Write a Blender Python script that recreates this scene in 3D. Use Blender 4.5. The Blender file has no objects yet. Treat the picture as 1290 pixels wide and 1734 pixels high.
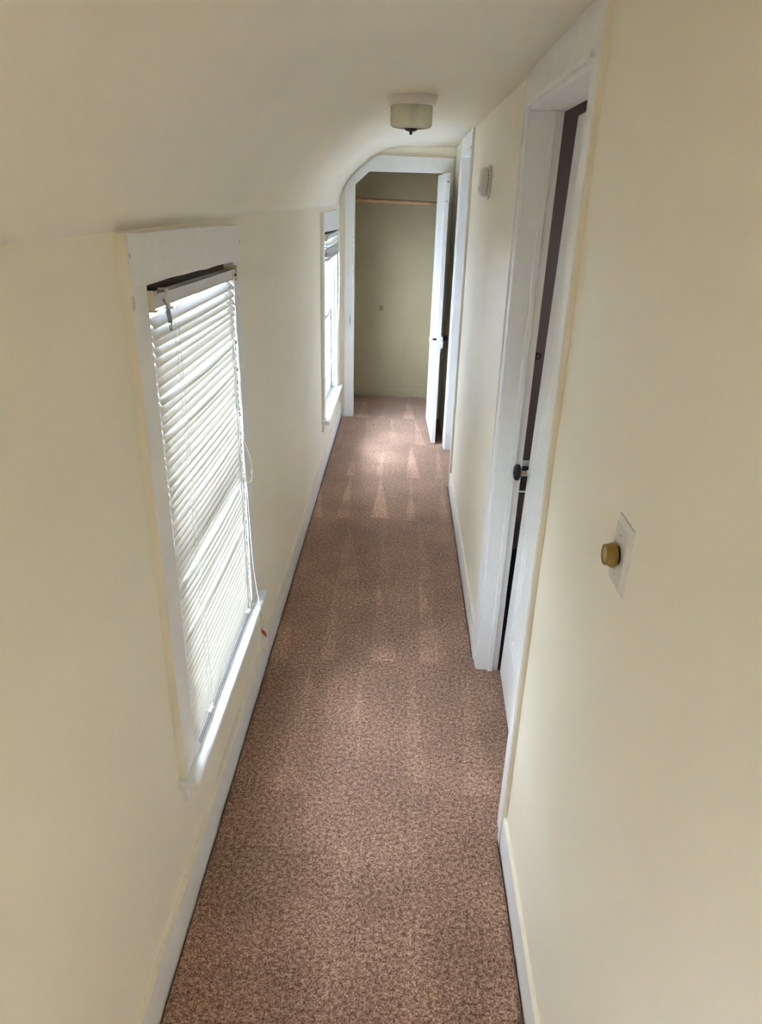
import bpy, bmesh, math, random
from mathutils import Vector, Matrix
random.seed(7)
D = bpy.data
S = bpy.context.scene
COL = S.collection

# ------------------------------------------------------------------ camera, world, light, exposure
F_PX = 1195.97
PITCH, ROLL, YAW = 24.0986, 1.55724, -1.28378
CAM_H = 1.75

def make_camera():
    p, r, y = (math.radians(v) for v in (PITCH, ROLL, YAW))
    f = Vector((math.sin(y)*math.cos(p), math.cos(y)*math.cos(p), -math.sin(p)))
    r0 = Vector((math.cos(y), -math.sin(y), 0)); u0 = r0.cross(f)
    rt = math.cos(r)*r0 + math.sin(r)*u0
    up = -math.sin(r)*r0 + math.cos(r)*u0
    cd = D.cameras.new('camera'); cd.sensor_fit = 'HORIZONTAL'; cd.sensor_width = 36.0
    cd.lens = F_PX/1290*36.0; cd.clip_start = 0.02; cd.clip_end = 200
    co = D.objects.new('camera', cd); COL.objects.link(co)
    m = Matrix((( rt.x, up.x, -f.x, 0), (rt.y, up.y, -f.y, 0), (rt.z, up.z, -f.z, CAM_H), (0, 0, 0, 1)))
    co.matrix_world = m
    S.camera = co
make_camera()

SKY = 39.0
w = D.worlds.new('overcast_sky'); S.world = w; w.use_nodes = True
bg = w.node_tree.nodes['Background']
bg.inputs[0].default_value = (0.86, 0.95, 1.12, 1); bg.inputs[1].default_value = SKY

vs = S.view_settings
S.display_settings.display_device = 'sRGB'
vs.view_transform = 'Standard'; vs.look = 'None'; vs.gamma = 1.0; vs.use_curve_mapping = False
vs.exposure = 0.74
try:
    S.cycles.max_bounces = 16; S.cycles.diffuse_bounces = 12; S.cycles.transmission_bounces = 12
    S.cycles.transparent_max_bounces = 16
except Exception:
    pass

def portal(loc, rot, sx, sy):
    ld = D.lights.new('daylight_portal', 'AREA'); ld.shape = 'RECTANGLE'; ld.size = sx; ld.size_y = sy
    ld.cycles.is_portal = True
    o = D.objects.new('daylight_portal', ld); COL.objects.link(o); o.location = loc; o.rotation_euler = rot
R90 = math.pi/2
portal((-0.68, 1.785, 1.0), (0, -R90, 0), 1.25, 0.78)     # window beside the camera
portal((-0.68, 5.08, 0.96), (0, -R90, 0), 1.25, 0.82)     # window near the closet
W3 = (-1.10, -0.64, 0.40, 1.20)    # unseen window added behind the viewer for fill daylight: y0 y1 z0 z1
portal((1.52, 1.70, 1.475), (0, R90, 0), 0.37, 0.32)   # opening added to the unseen room to brighten the door gap
portal((-0.68, (W3[0]+W3[1])/2, (W3[2]+W3[3])/2), (0, -R90, 0), W3[3]-W3[2]+0.05, W3[1]-W3[0]+0.04)

# ------------------------------------------------------------------ materials
def mat(name, col, rough=0.5, noise=0.0, nscale=30, bump=0.0, bscale=200, spec=0.5, metal=0.0, coat=0.0):
    m = D.materials.new(name); m.use_nodes = True
    nt = m.node_tree; b = nt.nodes['Principled BSDF']
    b.inputs['Base Color'].default_value = (*col, 1); b.inputs['Roughness'].default_value = rough
    b.inputs['Specular IOR Level'].default_value = spec; b.inputs['Metallic'].default_value = metal
    b.inputs['Coat Weight'].default_value = coat
    tc = nt.nodes.new('ShaderNodeTexCoord')
    if noise > 0:
        n = nt.nodes.new('ShaderNodeTexNoise'); n.inputs['Scale'].default_value = nscale; n.inputs['Detail'].default_value = 6
        nt.links.new(tc.outputs['Object'], n.inputs['Vector'])
        mr = nt.nodes.new('ShaderNodeMapRange'); mr.inputs[1].default_value = 0.3; mr.inputs[2].default_value = 0.7
        mr.inputs[3].default_value = 1-noise; mr.inputs[4].default_value = 1+noise*0.5
        nt.links.new(n.outputs['Fac'], mr.inputs[0])
        vm = nt.nodes.new('ShaderNodeVectorMath'); vm.operation = 'SCALE'; vm.inputs[0].default_value = col
        nt.links.new(mr.outputs[0], vm.inputs['Scale']); nt.links.new(vm.outputs[0], b.inputs['Base Color'])
    if bump > 0:
        n2 = nt.nodes.new('ShaderNodeTexNoise'); n2.inputs['Scale'].default_value = bscale; n2.inputs['Detail'].default_value = 3
        nt.links.new(tc.outputs['Object'], n2.inputs['Vector'])
        bp = nt.nodes.new('ShaderNodeBump'); bp.inputs['Strength'].default_value = bump; bp.inputs['Distance'].default_value = 0.002
        nt.links.new(n2.outputs['Fac'], bp.inputs['Height']); nt.links.new(bp.outputs[0], b.inputs['Normal'])
    return m

M = {}
M['wall'] = mat('cream_wall_paint', (0.83, 0.780, 0.648), 0.55, 0.03, 2.5, 0.10, 90, 0.3)
M['ceil'] = mat('cream_ceiling_paint', (0.875, 0.828, 0.705), 0.6, 0.03, 2.5, 0.10, 90, 0.3)  # wall cream lightened to make up for light missing on the ceiling
M['closet'] = mat('olive_cream_closet_paint', (0.42, 0.36, 0.225), 0.7, 0.06, 3.0, 0.10, 60, 0.2)  # cream darkened so the colour carries the closet's dimness
M['trim'] = mat('white_trim_paint', (0.79, 0.79, 0.775), 0.5, 0.03, 14, 0.15, 45, 0.3)
M['cream_edge'] = mat('cream_overpaint', (0.82, 0.765, 0.64), 0.5, 0.05, 30, 0.2, 60, 0.3)
M['chip'] = mat('bare_plaster_chip', (0.62, 0.58, 0.50), 0.8, 0.15, 80)
M['oldwood'] = mat('old_dark_wood', (0.045, 0.036, 0.025), 0.7, 0.3, 25)  # near-black tone standing in for shade above the head rail
M['stain'] = mat('stained_plaster', (0.36, 0.29, 0.16), 0.9, 0.35, 160)
M['black'] = mat('black_porcelain', (0.004, 0.004, 0.004), 0.12, spec=0.35)
M['iron'] = mat('black_iron', (0.012, 0.011, 0.010), 0.5)
M['brass'] = mat('worn_brass', (0.45, 0.34, 0.18), 0.4, metal=0.8, noise=0.2)
M['porcelain'] = mat('white_porcelain', (0.85, 0.85, 0.82), 0.15, coat=0.3)
M['bronze'] = mat('dark_bronze', (0.018, 0.014, 0.012), 0.35, metal=0.5)
M['plastic'] = mat('offwhite_plastic', (0.74, 0.70, 0.66), 0.4)
M['plate'] = mat('grey_white_plate', (0.66, 0.64, 0.61), 0.3)
M['amber'] = mat('mustard_plastic', (0.235, 0.140, 0.018), 0.4, 0.06, 60)
M['amber_face'] = mat('faded_mustard_plastic', (0.42, 0.29, 0.085), 0.4, 0.05, 60)  # paler mustard for the knob face
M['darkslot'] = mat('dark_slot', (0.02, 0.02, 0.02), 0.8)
M['rail'] = mat('grey_white_rail', (0.62, 0.62, 0.64), 0.4)
M['cord'] = mat('white_cord', (0.85, 0.84, 0.80), 0.8)
M['ivory'] = mat('ivory_plastic', (0.70, 0.64, 0.46), 0.4)
M['paper'] = mat('white_tag_paper', (0.78, 0.76, 0.74), 0.7)
M['red'] = mat('red_print', (0.42, 0.055, 0.02), 0.7)
M['print'] = mat('grey_print', (0.25, 0.24, 0.24), 0.8)
M['steel'] = mat('grey_steel', (0.35, 0.35, 0.34), 0.4, metal=0.7)
M['wood'] = mat('brown_wood_rod', (0.40, 0.235, 0.12), 0.5, 0.2, 18)
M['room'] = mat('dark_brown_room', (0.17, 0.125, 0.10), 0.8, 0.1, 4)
M['siding'] = mat('pale_siding', (0.78, 0.80, 0.83), 0.7, 0.05, 3)
M['roofing'] = mat('grey_shingle', (0.20, 0.21, 0.23), 0.9, 0.25, 8)
M['winglass'] = mat('dark_window_glass', (0.10, 0.14, 0.18), 0.1)
M['paving'] = mat('pale_concrete', (0.60, 0.61, 0.61), 0.9, 0.08, 3)  # ground tone raised to bounce daylight up onto the ceiling

def mat_slat():
    m = D.materials.new('translucent_white_vinyl'); m.use_nodes = True; nt = m.node_tree
    b = nt.nodes['Principled BSDF']; b.inputs['Base Color'].default_value = (0.84, 0.83, 0.79, 1); b.inputs['Roughness'].default_value = 0.4
    t = nt.nodes.new('ShaderNodeBsdfTranslucent'); t.inputs[0].default_value = (0.86, 0.83, 0.76, 1)
    mx = nt.nodes.new('ShaderNodeMixShader'); mx.inputs[0].default_value = 0.165
    nt.links.new(b.outputs[0], mx.inputs[1]); nt.links.new(t.outputs[0], mx.inputs[2])
    nt.links.new(mx.outputs[0], nt.nodes['Material Output'].inputs[0]); return m
M['slat'] = mat_slat()

def mat_glass(name, col, tr, rough):
    m = D.materials.new(name); m.use_nodes = True; nt = m.node_tree
    g = nt.nodes.new('ShaderNodeBsdfGlossy'); g.inputs['Roughness'].default_value = rough
    t = nt.nodes.new('ShaderNodeBsdfTransparent'); t.inputs[0].default_value = (*col, 1)
    mx = nt.nodes.new('ShaderNodeMixShader'); mx.inputs[0].default_value = tr
    nt.links.new(t.outputs[0], mx.inputs[1]); nt.links.new(g.outputs[0], mx.inputs[2])
    nt.links.new(mx.outputs[0], nt.nodes['Material Output'].inputs[0]); return m
M['glass'] = mat_glass('window_glass', (0.94, 0.97, 0.98), 0.06, 0.02)

def mat_shade():
    m = D.materials.new('frosted_ribbed_glass'); m.use_nodes = True; nt = m.node_tree
    b = nt.nodes['Principled BSDF']; b.inputs['Base Color'].default_value = (0.92, 0.90, 0.79, 1)
    b.inputs['Roughness'].default_value = 0.22; b.inputs['Transmission Weight'].default_value = 0.70; b.inputs['IOR'].default_value = 1.08
    tc = nt.nodes.new('ShaderNodeTexCoord'); wv = nt.nodes.new('ShaderNodeTexWave'); wv.bands_direction = 'Z'
    wv.inputs['Scale'].default_value = 60; wv.inputs['Distortion'].default_value = 0.4
    nt.links.new(tc.outputs['Object'], wv.inputs['Vector'])
    bp = nt.nodes.new('ShaderNodeBump'); bp.inputs['Strength'].default_value = 0.12; bp.inputs['Distance'].default_value = 0.001
    nt.links.new(wv.outputs['Fac'], bp.inputs['Height']); nt.links.new(bp.outputs[0], b.inputs['Normal']); return m
M['shade'] = mat_shade()

def mat_carpet():
    m = D.materials.new('brown_cut_pile_carpet'); m.use_nodes = True; nt = m.node_tree; N = nt.nodes; L = nt.links
    b = N['Principled BSDF']; b.inputs['Roughness'].default_value = 0.95; b.inputs['Specular IOR Level'].default_value = 0.05
    b.inputs['Sheen Weight'].default_value = 0.25; b.inputs['Sheen Roughness'].default_value = 0.5
    b.inputs['Sheen Tint'].default_value = (0.9, 0.75, 0.68, 1)
    tc = N.new('ShaderNodeTexCoord')
    def noise(scale, det=2, vec=None):
        n = N.new('ShaderNodeTexNoise'); n.inputs['Scale'].default_value = scale; n.inputs['Detail'].default_value = det
        L.new(vec or tc.outputs['Object'], n.inputs['Vector']); return n.outputs['Fac']
    def mth(op, a, bb=None, c=None, clamp=False):
        n = N.new('ShaderNodeMath'); n.operation = op; n.use_clamp = clamp
        for i, v in enumerate((a, bb, c)):
            if v is None: continue
            if isinstance(v, (int, float)): n.inputs[i].default_value = v
            else: L.new(v, n.inputs[i])
        return n.outputs[0]
    def mrange(v, a, bb, c, d, smooth=False):
        n = N.new('ShaderNodeMapRange'); n.inputs[1].default_value = a; n.inputs[2].default_value = bb
        n.inputs[3].default_value = c; n.inputs[4].default_value = d
        if smooth: n.interpolation_type = 'SMOOTHSTEP'
        L.new(v, n.inputs[0]); return n.outputs[0]
    fine = noise(210, 2)
    mid = noise(85, 2)
    tuft = mth('ADD', mth('MULTIPLY', fine, 0.6), mth('MULTIPLY', mid, 0.4))
    cr = N.new('ShaderNodeValToRGB'); e = cr.color_ramp.elements
    e[0].position = 0.37; e[0].color = (0.085, 0.038, 0.022, 1)
    e[1].position = 0.63; e[1].color = (0.44, 0.295, 0.215, 1)
    k = cr.color_ramp.elements.new(0.50); k.color = (0.228, 0.134, 0.092, 1)
    L.new(tuft, cr.inputs[0])
    # vacuum tracks: rows of wedges where the nap lies the other way
    sep = N.new('ShaderNodeSeparateXYZ')
    wob = N.new('ShaderNodeTexNoise'); wob.inputs['Scale'].default_value = 2.2; L.new(tc.outputs['Object'], wob.inputs['Vector'])
    L.new(tc.outputs['Object'], sep.inputs[0])
    X, Y = sep.outputs[0], sep.outputs[1]
    yw = mth('ADD', Y, mth('MULTIPLY', mth('SUBTRACT', wob.outputs['Fac'], 0.5), 0.10))
    yw = mth('ADD', yw, 0.40); row = mth('FLOOR', mth('DIVIDE', yw, 0.70)); t = mth('FRACT', mth('DIVIDE', yw, 0.70))
    ph = mth('FRACT', mth('MULTIPLY', mth('SINE', mth('MULTIPLY', row, 12.9898)), 43.758))
    xs = mth('ADD', mth('DIVIDE', mth('SUBTRACT', X, mth('MULTIPLY', mth('MULTIPLY', t, 0.10), mth('SUBTRACT', ph, 0.35))), 0.205), ph)
    saw = mth('FRACT', xs)
    hsh = mth('FRACT', mth('MULTIPLY', mth('SINE', mth('ADD', mth('MULTIPLY', mth('FLOOR', xs), 78.233), mth('MULTIPLY', row, 37.719))), 43758.5))
    wid = mth('ADD', 0.03, mth('MULTIPLY', mth('SUBTRACT', 1.0, t), mth('ADD', 0.15, mth('MULTIPLY', hsh, 0.5))))
    wedge = mrange(mth('SUBTRACT', wid, saw), -0.05, 0.05, 0, 1, True)
    left = mrange(saw, 0.0, 0.06, 0, 1, True)
    wedge = mth('MULTIPLY', mth('MULTIPLY', wedge, left), mth('ADD', 0.45, mth('MULTIPLY', hsh, 0.75)))
    band = mrange(noise(1.6, 2), 0.42, 0.6, 0.35, 1)
    dist = mrange(Y, 1.4, 4.3, 0.35, 1.0)
    wv = mth('MULTIPLY', mth('MULTIPLY', wedge, band), mth('MULTIPLY', dist, 0.55))
    rowtone = mth('MULTIPLY', mth('SUBTRACT', ph, 0.5), 0.08)
    blot = mrange(noise(3.2, 4), 0.35, 0.65, 0.82, 1.12)
    gain = mth('MULTIPLY', blot, mth('ADD', mth('ADD', 1.20, mth('MULTIPLY', wv, 1.25)), rowtone))
    vm = N.new('ShaderNodeVectorMath'); vm.operation = 'SCALE'
    L.new(cr.outputs[0], vm.inputs[0]); L.new(gain, vm.inputs['Scale']); L.new(vm.outputs[0], b.inputs['Base Color'])
    bp = N.new('ShaderNodeBump'); bp.inputs['Strength'].default_value = 1.0; bp.inputs['Distance'].default_value = 0.006
    L.new(tuft, bp.inputs['Height']); L.new(bp.outputs[0], b.inputs['Normal'])
    return m
M['carpet'] = mat_carpet()

# ------------------------------------------------------------------ mesh helpers
def add_box(bm, x0, x1, y0, y1, z0, z1, mi=0):
    vs_ = [bm.verts.new(p) for p in ((x0,y0,z0),(x1,y0,z0),(x1,y1,z0),(x0,y1,z0),(x0,y0,z1),(x1,y0,z1),(x1,y1,z1),(x0,y1,z1))]
    fs = []
    for f in ((3,2,1,0),(4,5,6,7),(0,1,5,4),(1,2,6,5),(2,3,7,6),(3,0,4,7)):
        fc = bm.faces.new([vs_[i] for i in f]); fc.material_index = mi; fs.append(fc)
    return fs

def add_prism(bm, pts, axis, a, b, mi=0):
    """polygon pts in the plane across `axis`, extruded from a to b along it"""
    def P(u, v, t):
        return {'x': (t, u, v), 'y': (u, t, v), 'z': (u, v, t)}[axis]
    A = [bm.verts.new(P(u, v, a)) for u, v in pts]; B = [bm.verts.new(P(u, v, b)) for u, v in pts]
    n = len(pts); fs = [bm.faces.new(A), bm.faces.new(B[::-1])]
    for i in range(n):
        j = (i+1) % n; fs.append(bm.faces.new((A[j], A[i], B[i], B[j])))
    for f in fs: f.material_index = mi
    return fs

def add_lathe(bm, prof, o, axis='z', seg=32, mi=0, smooth=True):
    """prof: (radius, height) along axis from origin o"""
    rings = []
    ax = {'x': (Vector((1,0,0)), Vector((0,1,0)), Vector((0,0,1))), '-x': (Vector((-1,0,0)), Vector((0,1,0)), Vector((0,0,1))),
          'z': (Vector((0,0,1)), Vector((1,0,0)), Vector((0,1,0))), 'y': (Vector((0,1,0)), Vector((1,0,0)), Vector((0,0,1)))}[axis]
    o = Vector(o)
    for r, h in prof:
        if r < 1e-6: rings.append([bm.verts.new(o+ax[0]*h)])
        else: rings.append([bm.verts.new(o+ax[0]*h+ax[1]*r*math.cos(2*math.pi*k/seg)+ax[2]*r*math.sin(2*math.pi*k/seg)) for k in range(seg)])
    for a, b in zip(rings, rings[1:]):
        for k in range(seg):
            k2 = (k+1) % seg
            if len(a) == 1 and len(b) == 1: continue
            if len(a) == 1: f = bm.faces.new((a[0], b[k], b[k2]))
            elif len(b) == 1: f = bm.faces.new((a[k], a[k2], b[0]))
            else: f = bm.faces.new((a[k], a[k2], b[k2], b[k]))
            f.material_index = mi; f.smooth = smooth

def add_tube(bm, pts, r, seg=8, mi=0, closed=False):
    pts = [Vector(p) for p in pts]; rings = []; n = len(pts)
    nrm = None
    for i, p in enumerate(pts):
        d = (pts[(i+1) % n] - pts[i-1]) if closed else (pts[min(i+1, n-1)] - pts[max(i-1, 0)])
        if d.length < 1e-9: d = Vector((0, 0, 1))
        d.normalize()
        if nrm is None:
            nrm = d.orthogonal().normalized()
        else:
            nrm = (nrm - d*nrm.dot(d)); nrm = nrm.normalized() if nrm.length > 1e-6 else d.orthogonal().normalized()
        bi = d.cross(nrm)
        rings.append([bm.verts.new(p+nrm*r*math.cos(2*math.pi*k/seg)+bi*r*math.sin(2*math.pi*k/seg)) for k in range(seg)])
    m = n if closed else n-1
    for i in range(m):
        a, b = rings[i], rings[(i+1) % n]
        for k in range(seg):
            f = bm.faces.new((a[k], a[(k+1) % seg], b[(k+1) % seg], b[k])); f.smooth = True; f.material_index = mi
    if not closed:
        for rg in (rings[0][::-1], rings[-1]):
            f = bm.faces.new(rg); f.material_index = mi

def smooth_path(pts, n=8):
    pts = [Vector(p) for p in pts]; out = []
    P = [pts[0]*2-pts[1]] + pts + [pts[-1]*2-pts[-2]]
    for i in range(1, len(P)-2):
        for k in range(n):
            t = k/n; a, b, c, d = P[i-1], P[i], P[i+1], P[i+2]
            out.append(0.5*((2*b)+(c-a)*t+(2*a-5*b+4*c-d)*t*t+(3*b-a-3*c+d)*t**3))
    out.append(pts[-1]); return out

def obj(name, bm, mats, parent=None, bevel=0.0, seg=2):
    me = D.meshes.new(name)
    bmesh.ops.recalc_face_normals(bm, faces=bm.faces[:])
    bm.to_mesh(me); bm.free()
    for m in (mats if isinstance(mats, (list, tuple)) else [mats]): me.materials.append(M[m])
    o = D.objects.new(name, me); COL.objects.link(o)
    if bevel > 0:
        md = o.modifiers.new('bevel', 'BEVEL'); md.width = bevel; md.segments = seg; md.limit_method = 'ANGLE'; md.angle_limit = math.radians(35)
        md.harden_normals = False
    if parent: o.parent = parent
    return o

def box(name, dims, mats, parent=None, bevel=0.0, **kw):
    bm = bmesh.new(); add_box(bm, *dims); return obj(name, bm, mats, parent, bevel, **kw)

def tag(o, label=None, cat=None, group=None, kind=None):
    if label: o['label'] = label
    if cat: o['category'] = cat
    if group: o['group'] = group
    if kind: o['kind'] = kind
    return o

def empty(name, loc, label=None, cat=None, group=None, kind=None):
    o = D.objects.new(name, None); COL.objects.link(o); o.location = loc; o.empty_display_size = 0.05
    return tag(o, label, cat, group, kind)

def keep(child, parent):
    """parent a mesh built in world coordinates under a thing whose origin is elsewhere"""
    child.parent = parent; child.matrix_parent_inverse = Matrix.Translation(-parent.location)
    return child

def st(o, label, cat):
    return tag(o, label, cat, None, 'structure')

# ------------------------------------------------------------------ the room
XL, XR = -0.518, 0.357           # wall faces
Y0, Y1 = -1.9, 5.95              # back wall, closet wall
YB = 6.65                        # closet back
ZC = 2.098
W1 = (1.415, 2.155, 0.405, 1.585)   # window openings: y0 y1 z0 z1
W2 = (4.66, 5.50, 0.36, 1.54)
D1 = (1.605, 2.395, 2.005)          # rough door openings: y0 y1 top
D2 = (4.42, 5.135, 2.005)

# carpet: soft rounded edges with a dark joint beside the baseboards
bm = bmesh.new()
LE = [(-0.5005, -0.03), (-0.5005, -0.014), (-0.494, -0.004), (-0.484, 0.0)]
RE = [(0.326, 0.0), (0.337, -0.004), (0.3435, -0.014), (0.3435, -0.03)]
ED = 0.07
for ya, yb, dr in ((Y0, D1[0]-ED, 0), (D1[0]-ED, D1[0]+0.016, 2), (D1[0]+0.016, D1[1]-0.016, 1), (D1[1]-0.016, D1[1]+ED, 2), (D1[1]+ED, D2[0]-ED, 0),
                   (D2[0]-ED, D2[0]+0.016, 2), (D2[0]+0.016, D2[1]-0.016, 1), (D2[1]-0.016, Y1-0.03, 2)):
    add_prism(bm, LE + (RE, [(0.45, 0.0), (0.45, -0.03)], [(0.350, 0.0), (0.350, -0.03)])[dr], 'y', ya, yb)
add_box(bm, -0.400, 0.262, Y1-0.03, Y1+0.09, -0.03, 0.0)
add_box(bm, -0.60, 0.80, Y1+0.09, YB-0.012, -0.03, 0.0)
st(obj('floor', bm, 'carpet'), 'brown cut pile carpet running the length of the narrow hallway', 'floor')
bm = bmesh.new(); add_box(bm, -0.7, 2.0, Y0-0.2, YB+0.2, -0.12, -0.03)
st(obj('floor_subfloor', bm, 'darkslot'), 'dark boards beneath the edges of the hallway carpet', 'floor')

def wall_with_holes(bm, x0, x1, ya, yb, za, zb, holes):
    """wall slab between x0 and x1 with rectangular holes (y0,y1,z0,z1) sorted by y"""
    y = ya
    for (h0, h1, z0, z1) in holes:
        add_box(bm, x0, x1, y, h0, za, zb)
        if z0 > za: add_box(bm, x0, x1, h0, h1, za, z0)
        if z1 < zb: add_box(bm, x0, x1, h0, h1, z1, zb)
        y = h1
    add_box(bm, x0, x1, y, yb, za, zb)

bm = bmesh.new()
wall_with_holes(bm, -0.66, XL, Y0, Y1, -0.05, 1.68, [W3, (W1[0], W1[1], W1[2]-0.028, W1[3]), (W2[0], W2[1], W2[2]-0.028, W2[3])])
st(obj('wall_left', bm, 'wall'), 'cream painted low wall on the left holding both windows', 'wall')
bm = bmesh.new()
wall_with_holes(bm, XR, 0.437, Y0, Y1+0.08, -0.05, 2.15, [(D1[0], D1[1], -0.05, D1[2]), (D2[0], D2[1], -0.05, D2[2])])
st(obj('wall_right', bm, 'wall'), 'cream painted wall on the right holding two doorways', 'wall')

# ceiling with its rounded cove down to the left wall
cove = [(-0.518, 1.68), (-0.516, 1.715), (-0.508, 1.755), (-0.492, 1.795), (-0.466, 1.838), (-0.432, 1.880), (-0.390, 1.922), (-0.345, 1.962),
        (-0.298, 2.000), (-0.250, 2.032), (-0.200, 2.058), (-0.145, 2.077), (-0.085, 2.089), (-0.02, 2.095), (0.05, ZC), (0.20, ZC), (0.40, ZC)]
bm = bmesh.new()
ys = [Y0 + (Y1+0.04-Y0)*i/24 for i in range(25)]
def dip(y): return 0.004*math.sin(y*1.7) + 0.003*math.sin(y*3.9+1)
# inner skin plus an outer skin a hand's width above and behind it
rows = [[bm.verts.new((x, y, z + dip(y)*max(0, (z-1.80)/0.3))) for x, z in cove] for y in ys]
back = [[bm.verts.new(p) for p in ((0.40, y, 2.25), (-0.30, y, 2.25), (-0.66, y, 2.0), (-0.66, y, 1.68))] for y in ys]
full = [a+b for a, b in zip(rows, back)]
for a, b in zip(full, full[1:]):
    n = len(a)
    for i in range(n):
        j = (i+1) % n
        f = bm.faces.new((a[i], b[i], b[j], a[j])); f.smooth = i < len(cove)-1
bm.faces.new(full[0]); bm.faces.new(full[-1][::-1])
st(obj('ceiling', bm, 'ceil'), 'cream ceiling curving down in a cove to the left wall', 'ceiling')

# closet front wall with clipped corner opening
bm = bmesh.new()
add_prism(bm, [(-0.66, -0.05), (-0.66, 2.25), (0.356, 2.25), (0.356, -0.05), (0.272, -0.05), (0.272, 1.93), (-0.292, 1.93), (-0.402, 1.828), (-0.402, -0.05)], 'y', Y1, Y1+0.08)
st(obj('wall_far', bm, 'wall'), 'cream end wall around the closet doorway', 'wall')
# closet shell
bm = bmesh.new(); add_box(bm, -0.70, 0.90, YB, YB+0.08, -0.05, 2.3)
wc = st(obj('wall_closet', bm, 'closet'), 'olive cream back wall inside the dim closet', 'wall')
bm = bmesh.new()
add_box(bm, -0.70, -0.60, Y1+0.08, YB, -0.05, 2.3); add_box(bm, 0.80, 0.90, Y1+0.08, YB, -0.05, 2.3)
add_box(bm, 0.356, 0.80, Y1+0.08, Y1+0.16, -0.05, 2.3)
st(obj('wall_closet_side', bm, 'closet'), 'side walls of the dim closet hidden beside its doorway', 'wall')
bm = bmesh.new(); add_box(bm, -0.70, 0.90, Y1+0.04, YB+0.08, 2.2, 2.3)
st(obj('ceiling_closet', bm, 'closet'), 'closet ceiling above the hanging rod', 'ceiling')
# marks on the closet wall: hole, crack
bm = bmesh.new(); add_lathe(bm, [(0.0, 0.004), (0.009, 0.004), (0.013, 0.007), (0.018, 0.005), (0.021, 0.0)], (-0.199, YB, 0.815), 'y', 20)
for v in bm.verts: v.co.y = 2*YB - v.co.y
h = obj('hole_patch', bm, 'stain', wc); h['label'] = 'rough round patched hole'
bm = bmesh.new()
add_tube(bm, [(0.03, YB-0.0005, 0.52), (0.022, YB-0.0005, 0.44), (0.024, YB-0.0005, 0.38), (0.012, YB-0.0005, 0.30), (0.014, YB-0.0005, 0.22), (0.008, YB-0.0005, 0.14)], 0.0013, 5)
h = obj('plaster_crack', bm, 'stain', wc); h['label'] = 'thin wandering plaster crack'

# wall behind the viewer, and the unseen window added for fill daylight
box_ = bmesh.new(); add_box(box_, -0.66, 0.455, Y0-0.12, Y0, -0.05, 2.25)
st(obj('wall_back', box_, 'room'), 'dark end wall behind the viewer', 'wall')  # dark colour chosen to soak up bounced light behind the camera
w3 = empty('window_3', (XL, W3[0], W3[2]), 'window in the left wall behind the viewer', 'window', None, 'structure')
bm = bmesh.new()
for q in ((W3[0]-0.08, W3[0], W3[2]-0.08, W3[3]+0.08), (W3[1], W3[1]+0.08, W3[2]-0.08, W3[3]+0.08),
          (W3[0], W3[1], W3[2]-0.08, W3[2]), (W3[0], W3[1], W3[3], W3[3]+0.08)):
    add_box(bm, XL-0.002, -0.498, q[0], q[1], q[2], q[3])
keep(obj('casing', bm, 'trim'), w3)
bm = bmesh.new(); zm_ = (W3[2]+W3[3])/2
for q in ((W3[0], W3[0]+0.05, W3[2], W3[3]), (W3[1]-0.05, W3[1], W3[2], W3[3]), (W3[0], W3[1], zm_-0.02, zm_+0.02), (W3[0], W3[1], W3[2], W3[2]+0.06), (W3[0], W3[1], W3[3]-0.04, W3[3])):
    add_box(bm, -0.60, -0.565, q[0], q[1], q[2], q[3])
keep(obj('sash', bm, 'trim'), w3)

# dim rooms beyond the right hand doorways
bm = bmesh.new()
wall_with_holes(bm, 1.40, 1.50, Y0, 6.0, -0.05, 2.3, [(1.55, 1.85, 1.30, 1.65)]); add_box(bm, 0.437, 1.40, 1.20, 1.28, -0.05, 2.3)  # hole added so daylight reaches the gap of the ajar door
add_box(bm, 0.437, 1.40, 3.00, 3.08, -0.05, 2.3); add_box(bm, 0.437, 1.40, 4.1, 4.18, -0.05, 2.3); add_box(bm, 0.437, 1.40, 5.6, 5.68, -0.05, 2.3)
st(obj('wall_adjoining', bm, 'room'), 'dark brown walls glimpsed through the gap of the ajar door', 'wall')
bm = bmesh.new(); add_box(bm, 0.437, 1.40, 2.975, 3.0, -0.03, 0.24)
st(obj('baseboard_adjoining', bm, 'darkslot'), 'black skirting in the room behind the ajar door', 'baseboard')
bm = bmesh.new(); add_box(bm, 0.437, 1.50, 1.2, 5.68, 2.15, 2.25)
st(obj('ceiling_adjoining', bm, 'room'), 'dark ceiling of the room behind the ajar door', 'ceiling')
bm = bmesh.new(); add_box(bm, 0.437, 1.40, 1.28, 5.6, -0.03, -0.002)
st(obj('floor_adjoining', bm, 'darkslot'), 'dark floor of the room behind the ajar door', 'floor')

# baseboards: grey white face with a cream overpainted top edge
def baseboard(name, x_wall, x_face, ya, yb, h, label):
    bm = bmesh.new()
    s = 1 if x_face > x_wall else -1
    add_prism(bm, [(x_wall, -0.03), (x_face, -0.03), (x_face, h-0.007), (x_face-s*0.001, h-0.004), (x_wall, h-0.004)], 'y', ya, yb, 0)
    n = 60
    for i in range(n):       # ragged cream paint line on the top edge
        a, c = ya+(yb-ya)*i/n, ya+(yb-ya)*(i+1)/n
        j = 0.0015*random.random()
        add_prism(bm, [(x_wall, h-0.004), (x_face-s*(0.0003+j*0.3), h-0.004-j), (x_face-s*0.0005, h-0.001), (x_face-s*0.003, h), (x_wall, h)], 'y', a, c, 1)
    st(obj(name, bm, ['trim', 'cream_edge']), label, 'baseboard')
baseboard('baseboard_left', XL, -0.503, Y0, Y1-0.02, 0.118, 'white baseboard with cream top edge along the left wall')
baseboard('baseboard_right', XR, 0.3465, 2.475, D2[0]-0.075, 0.105, 'white baseboard between the two right hand doorways')
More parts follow.
